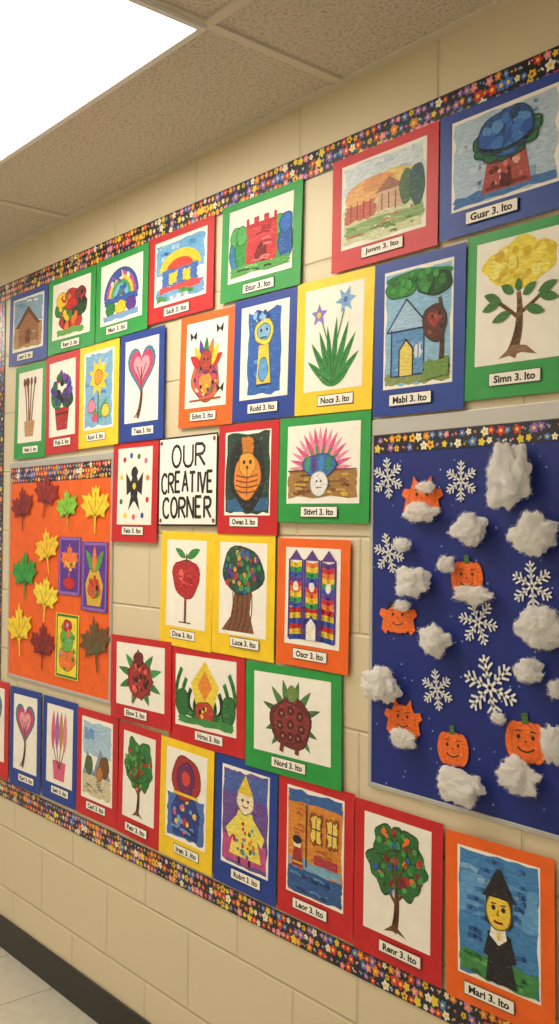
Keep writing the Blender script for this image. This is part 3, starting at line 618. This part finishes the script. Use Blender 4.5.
def puff(x,y,rx,ry):
    a0=rx*scale_at(x,y)[1]; c0=ry*scale_at(x,y)[2]
    dep=min(.018,.5*min(a0,c0)); base=BD+.0065
    (cx,cz),dx,dz=scale_at(x,y,base+dep*.8); a=rx*dx*.84; c=ry*dz*.9
    sd=Vector((random.random()*50,random.random()*50,random.random()*50))
    def rad(d): 
        return .95+.46*noise.noise(d*1.5+sd)+.26*noise.noise(d*3.1+sd)+.07*noise.noise(d*7+sd)+.025*noise.noise(d*16+sd)
    def pos(d,k=1.0):
        r=rad(d)*k; return Vector((d.x*r*a, min(d.y*r*dep, dep*.75), d.z*r*c))
    bm=bmesh.new(); bmesh.ops.create_icosphere(bm,subdivisions=5 if rx>12 else 4,radius=1)
    for v in bm.verts: v.co=pos(v.co.normalized())
    for f in bm.faces: f.smooth=True
    rng=random.Random(int(x*7+y)); N=int(3.2*rx*ry+120)
    for i in range(N):
        d=Vector((rng.gauss(0,1),rng.gauss(0,1)-.3,rng.gauss(0,1))).normalized()
        if d.y>.3: continue
        tang=d.cross(Vector((rng.gauss(0,1),rng.gauss(0,1),rng.gauss(0,1)))).normalized()
        p0=pos(d,.99); s=.004+.006*rng.random(); wd=.0002
        prev=None; side=d.cross(tang).normalized()*wd; hgt=.25+.35*rng.random()
        for k in range(6):
            t=k/5; q=p0+d*(s*hgt*math.sin(t*math.pi))+tang*(s*t)
            q.y=min(q.y,dep*.74)
            va=bm.verts.new(q+side); vb=bm.verts.new(q-side)
            if prev: bm.faces.new((prev[0],va,vb,prev[1]))
            prev=(va,vb)
    me=bpy.data.meshes.new('cotton_puff'); bm.to_mesh(me); bm.free(); me.materials.append(COT)
    o=bpy.data.objects.new('cotton_puff',me); o.location=(cx,-base-dep*.75,cz); tocoll(o)
for q in ((507,476,24,33),(420,513,20,10),(470,529,19,17),(534,534,25,22),(412,581,18,16),(403,545,9,7),(446,565,9,9),(473,595,21,10),(434,641,15,16),(541,627,28,25),(380,685,20,18),(528,671,16,13),(516,777,24,17),(460,787,27,18),(553,745,13,20),(425,487,10,6),(403,739,15,10),(402,606,9,6),(498,718,8,6),(556,690,8,10),(582,560,20,18),(595,700,20,22)):
    puff(*q)

# ------------------------------------------------------------------ room
def blockmat():
    mt,nt,b=newmat('painted_cinder_block'); tc=nt.nodes.new('ShaderNodeTexCoord'); sp=nt.nodes.new('ShaderNodeSeparateXYZ'); cb=nt.nodes.new('ShaderNodeCombineXYZ')
    nt.links.new(tc.outputs['Object'],sp.inputs[0]); nt.links.new(sp.outputs['X'],cb.inputs['X']); nt.links.new(sp.outputs['Z'],cb.inputs['Y'])
    br=nt.nodes.new('ShaderNodeTexBrick'); br.inputs['Scale'].default_value=1; br.inputs['Brick Width'].default_value=.406; br.inputs['Row Height'].default_value=.203; br.inputs['Mortar Size'].default_value=.005; br.inputs['Mortar Smooth'].default_value=.8
    br.inputs['Color1'].default_value=lin('#dbceb0')+(1,); br.inputs['Color2'].default_value=lin('#d8cbac')+(1,); br.inputs['Mortar'].default_value=lin('#d1c4a5')+(1,)
    nt.links.new(cb.outputs[0],br.inputs['Vector'])
    nz=nt.nodes.new('ShaderNodeTexNoise'); nz.inputs['Scale'].default_value=140; nz.inputs['Detail'].default_value=5; nt.links.new(tc.outputs['Object'],nz.inputs['Vector'])
    b1=nt.nodes.new('ShaderNodeBump'); b1.invert=True; b1.inputs['Strength'].default_value=.8; b1.inputs['Distance'].default_value=.003; nt.links.new(br.outputs['Fac'],b1.inputs['Height'])
    b2=nt.nodes.new('ShaderNodeBump'); b2.inputs['Strength'].default_value=.3; b2.inputs['Distance'].default_value=.0012; nt.links.new(nz.outputs['Fac'],b2.inputs['Height']); nt.links.new(b1.outputs['Normal'],b2.inputs['Normal'])
    nt.links.new(b2.outputs['Normal'],b.inputs['Normal']); nt.links.new(br.outputs['Color'],b.inputs['Base Color']); b.inputs['Roughness'].default_value=.42
    return mt
BLK=blockmat()
CH=2.40; LX=-7.0; RX=3.0; BY=-3.0
box('wall_front',LX,RX,0,.15,0,CH+.3,BLK)
box('wall_back',LX,RX,BY-.15,BY,0,CH+.3,BLK)
mt,nt,b=newmat('vinyl_floor_tile'); tc=nt.nodes.new('ShaderNodeTexCoord'); br=nt.nodes.new('ShaderNodeTexBrick'); br.offset=0; br.inputs['Scale'].default_value=1
br.inputs['Brick Width'].default_value=.305; br.inputs['Row Height'].default_value=.305; br.inputs['Mortar Size'].default_value=.002
br.inputs['Color1'].default_value=lin('#d6d1c2')+(1,); br.inputs['Color2'].default_value=lin('#ccc7b7')+(1,); br.inputs['Mortar'].default_value=lin('#847c6a')+(1,)
nt.links.new(tc.outputs['Object'],br.inputs['Vector']); nz=nt.nodes.new('ShaderNodeTexNoise'); nz.inputs['Scale'].default_value=25; nz.inputs['Detail'].default_value=8
nt.links.new(tc.outputs['Object'],nz.inputs['Vector']); mx=nt.nodes.new('ShaderNodeMix'); mx.data_type='RGBA'; mx.blend_type='MULTIPLY'; mx.inputs[0].default_value=.3
nt.links.new(br.outputs['Color'],mx.inputs[6]); nt.links.new(nz.outputs['Fac'],mx.inputs[7]); nt.links.new(mx.outputs[2],b.inputs['Base Color']); b.inputs['Roughness'].default_value=.3
box('floor',LX,RX,BY,0,-.1,0,mt)
mt,nt,b=newmat('black_vinyl_base'); b.inputs['Base Color'].default_value=(.012,.011,.011,1); b.inputs['Roughness'].default_value=.4
box('baseboard_front',LX,RX,-.009,0,0,.105,mt,bevel=.003); box('baseboard_back',LX,RX,BY,BY+.009,0,.105,mt,bevel=.003)
mt,nt,b=newmat('acoustic_ceiling_tile'); tc=nt.nodes.new('ShaderNodeTexCoord'); nz=nt.nodes.new('ShaderNodeTexNoise'); nz.inputs['Scale'].default_value=150; nz.inputs['Detail'].default_value=3
nt.links.new(tc.outputs['Object'],nz.inputs['Vector']); r=nt.nodes.new('ShaderNodeValToRGB'); r.color_ramp.elements[0].position=.36; r.color_ramp.elements[1].position=.5
r.color_ramp.elements[0].color=lin('#b4aa98')+(1,); r.color_ramp.elements[1].color=lin('#d4cbb9')+(1,); nt.links.new(nz.outputs['Fac'],r.inputs['Fac']); nt.links.new(r.outputs['Color'],b.inputs['Base Color'])
bp=nt.nodes.new('ShaderNodeBump'); bp.inputs['Distance'].default_value=.0015; bp.inputs['Strength'].default_value=.5; nt.links.new(nz.outputs['Fac'],bp.inputs['Height']); nt.links.new(bp.outputs['Normal'],b.inputs['Normal']); b.inputs['Roughness'].default_value=.95
ceil=empty('ceiling'); box('tile_field',LX,RX,BY,0,CH+.006,CH+.05,mt,ceil)
gm,nt,b=newmat('ceiling_grid_paint'); b.inputs['Base Color'].default_value=lin('#d8cfbd')+(1,); b.inputs['Roughness'].default_value=.5
GX=-1.48; GY=-.37
for k in range(5):
    y=GY-.61*k
    if y>BY: box('runner_%d'%k,LX,RX,y-.011,y+.011,CH,CH+.006,gm,ceil)
for k in range(-5,4):
    x=GX+1.22*k
    if LX<x<RX: box('cross_tee_%d'%(k+6),x-.011,x+.011,BY,0,CH-.0003,CH+.006,gm,ceil)
box('wall_angle',LX,RX,-.02,0,CH-.0006,CH+.006,gm,ceil)
lm,nt,b=newmat('lit_acrylic_lens'); b.inputs['Base Color'].default_value=(.9,.9,.9,1); b.inputs['Emission Color'].default_value=(1,.92,.78,1); b.inputs['Emission Strength'].default_value=9.2
fm,nt,b=newmat('light_frame_white'); b.inputs['Base Color'].default_value=(.8,.78,.74,1)
def panel(x0,x1,y0,y1):
    e=empty('ceiling_light_panel')
    box('lens',x0+.014,x1-.014,y0+.014,y1-.014,CH-.004,CH+.005,lm,e)
    for i,(a,b_,c,d) in enumerate(((x0,x1,y0,y0+.014),(x0,x1,y1-.014,y1),(x0,x0+.014,y0+.014,y1-.014),(x1-.014,x1,y0+.014,y1-.014))): box('frame_%d'%i,a,b_,c,d,CH-.008,CH+.005,fm,e)
for x in (GX-1.22, GX-3.66):
    panel(x,x+1.22,GY-.61,GY)
for x in (GX, GX-2.44): panel(x,x+1.22,GY-2.44,GY-1.83)
w=bpy.data.worlds.new('world'); scene.world=w; w.use_nodes=True; w.node_tree.nodes['Background'].inputs['Color'].default_value=(1,.93,.83,1); w.node_tree.nodes['Background'].inputs['Strength'].default_value=.65
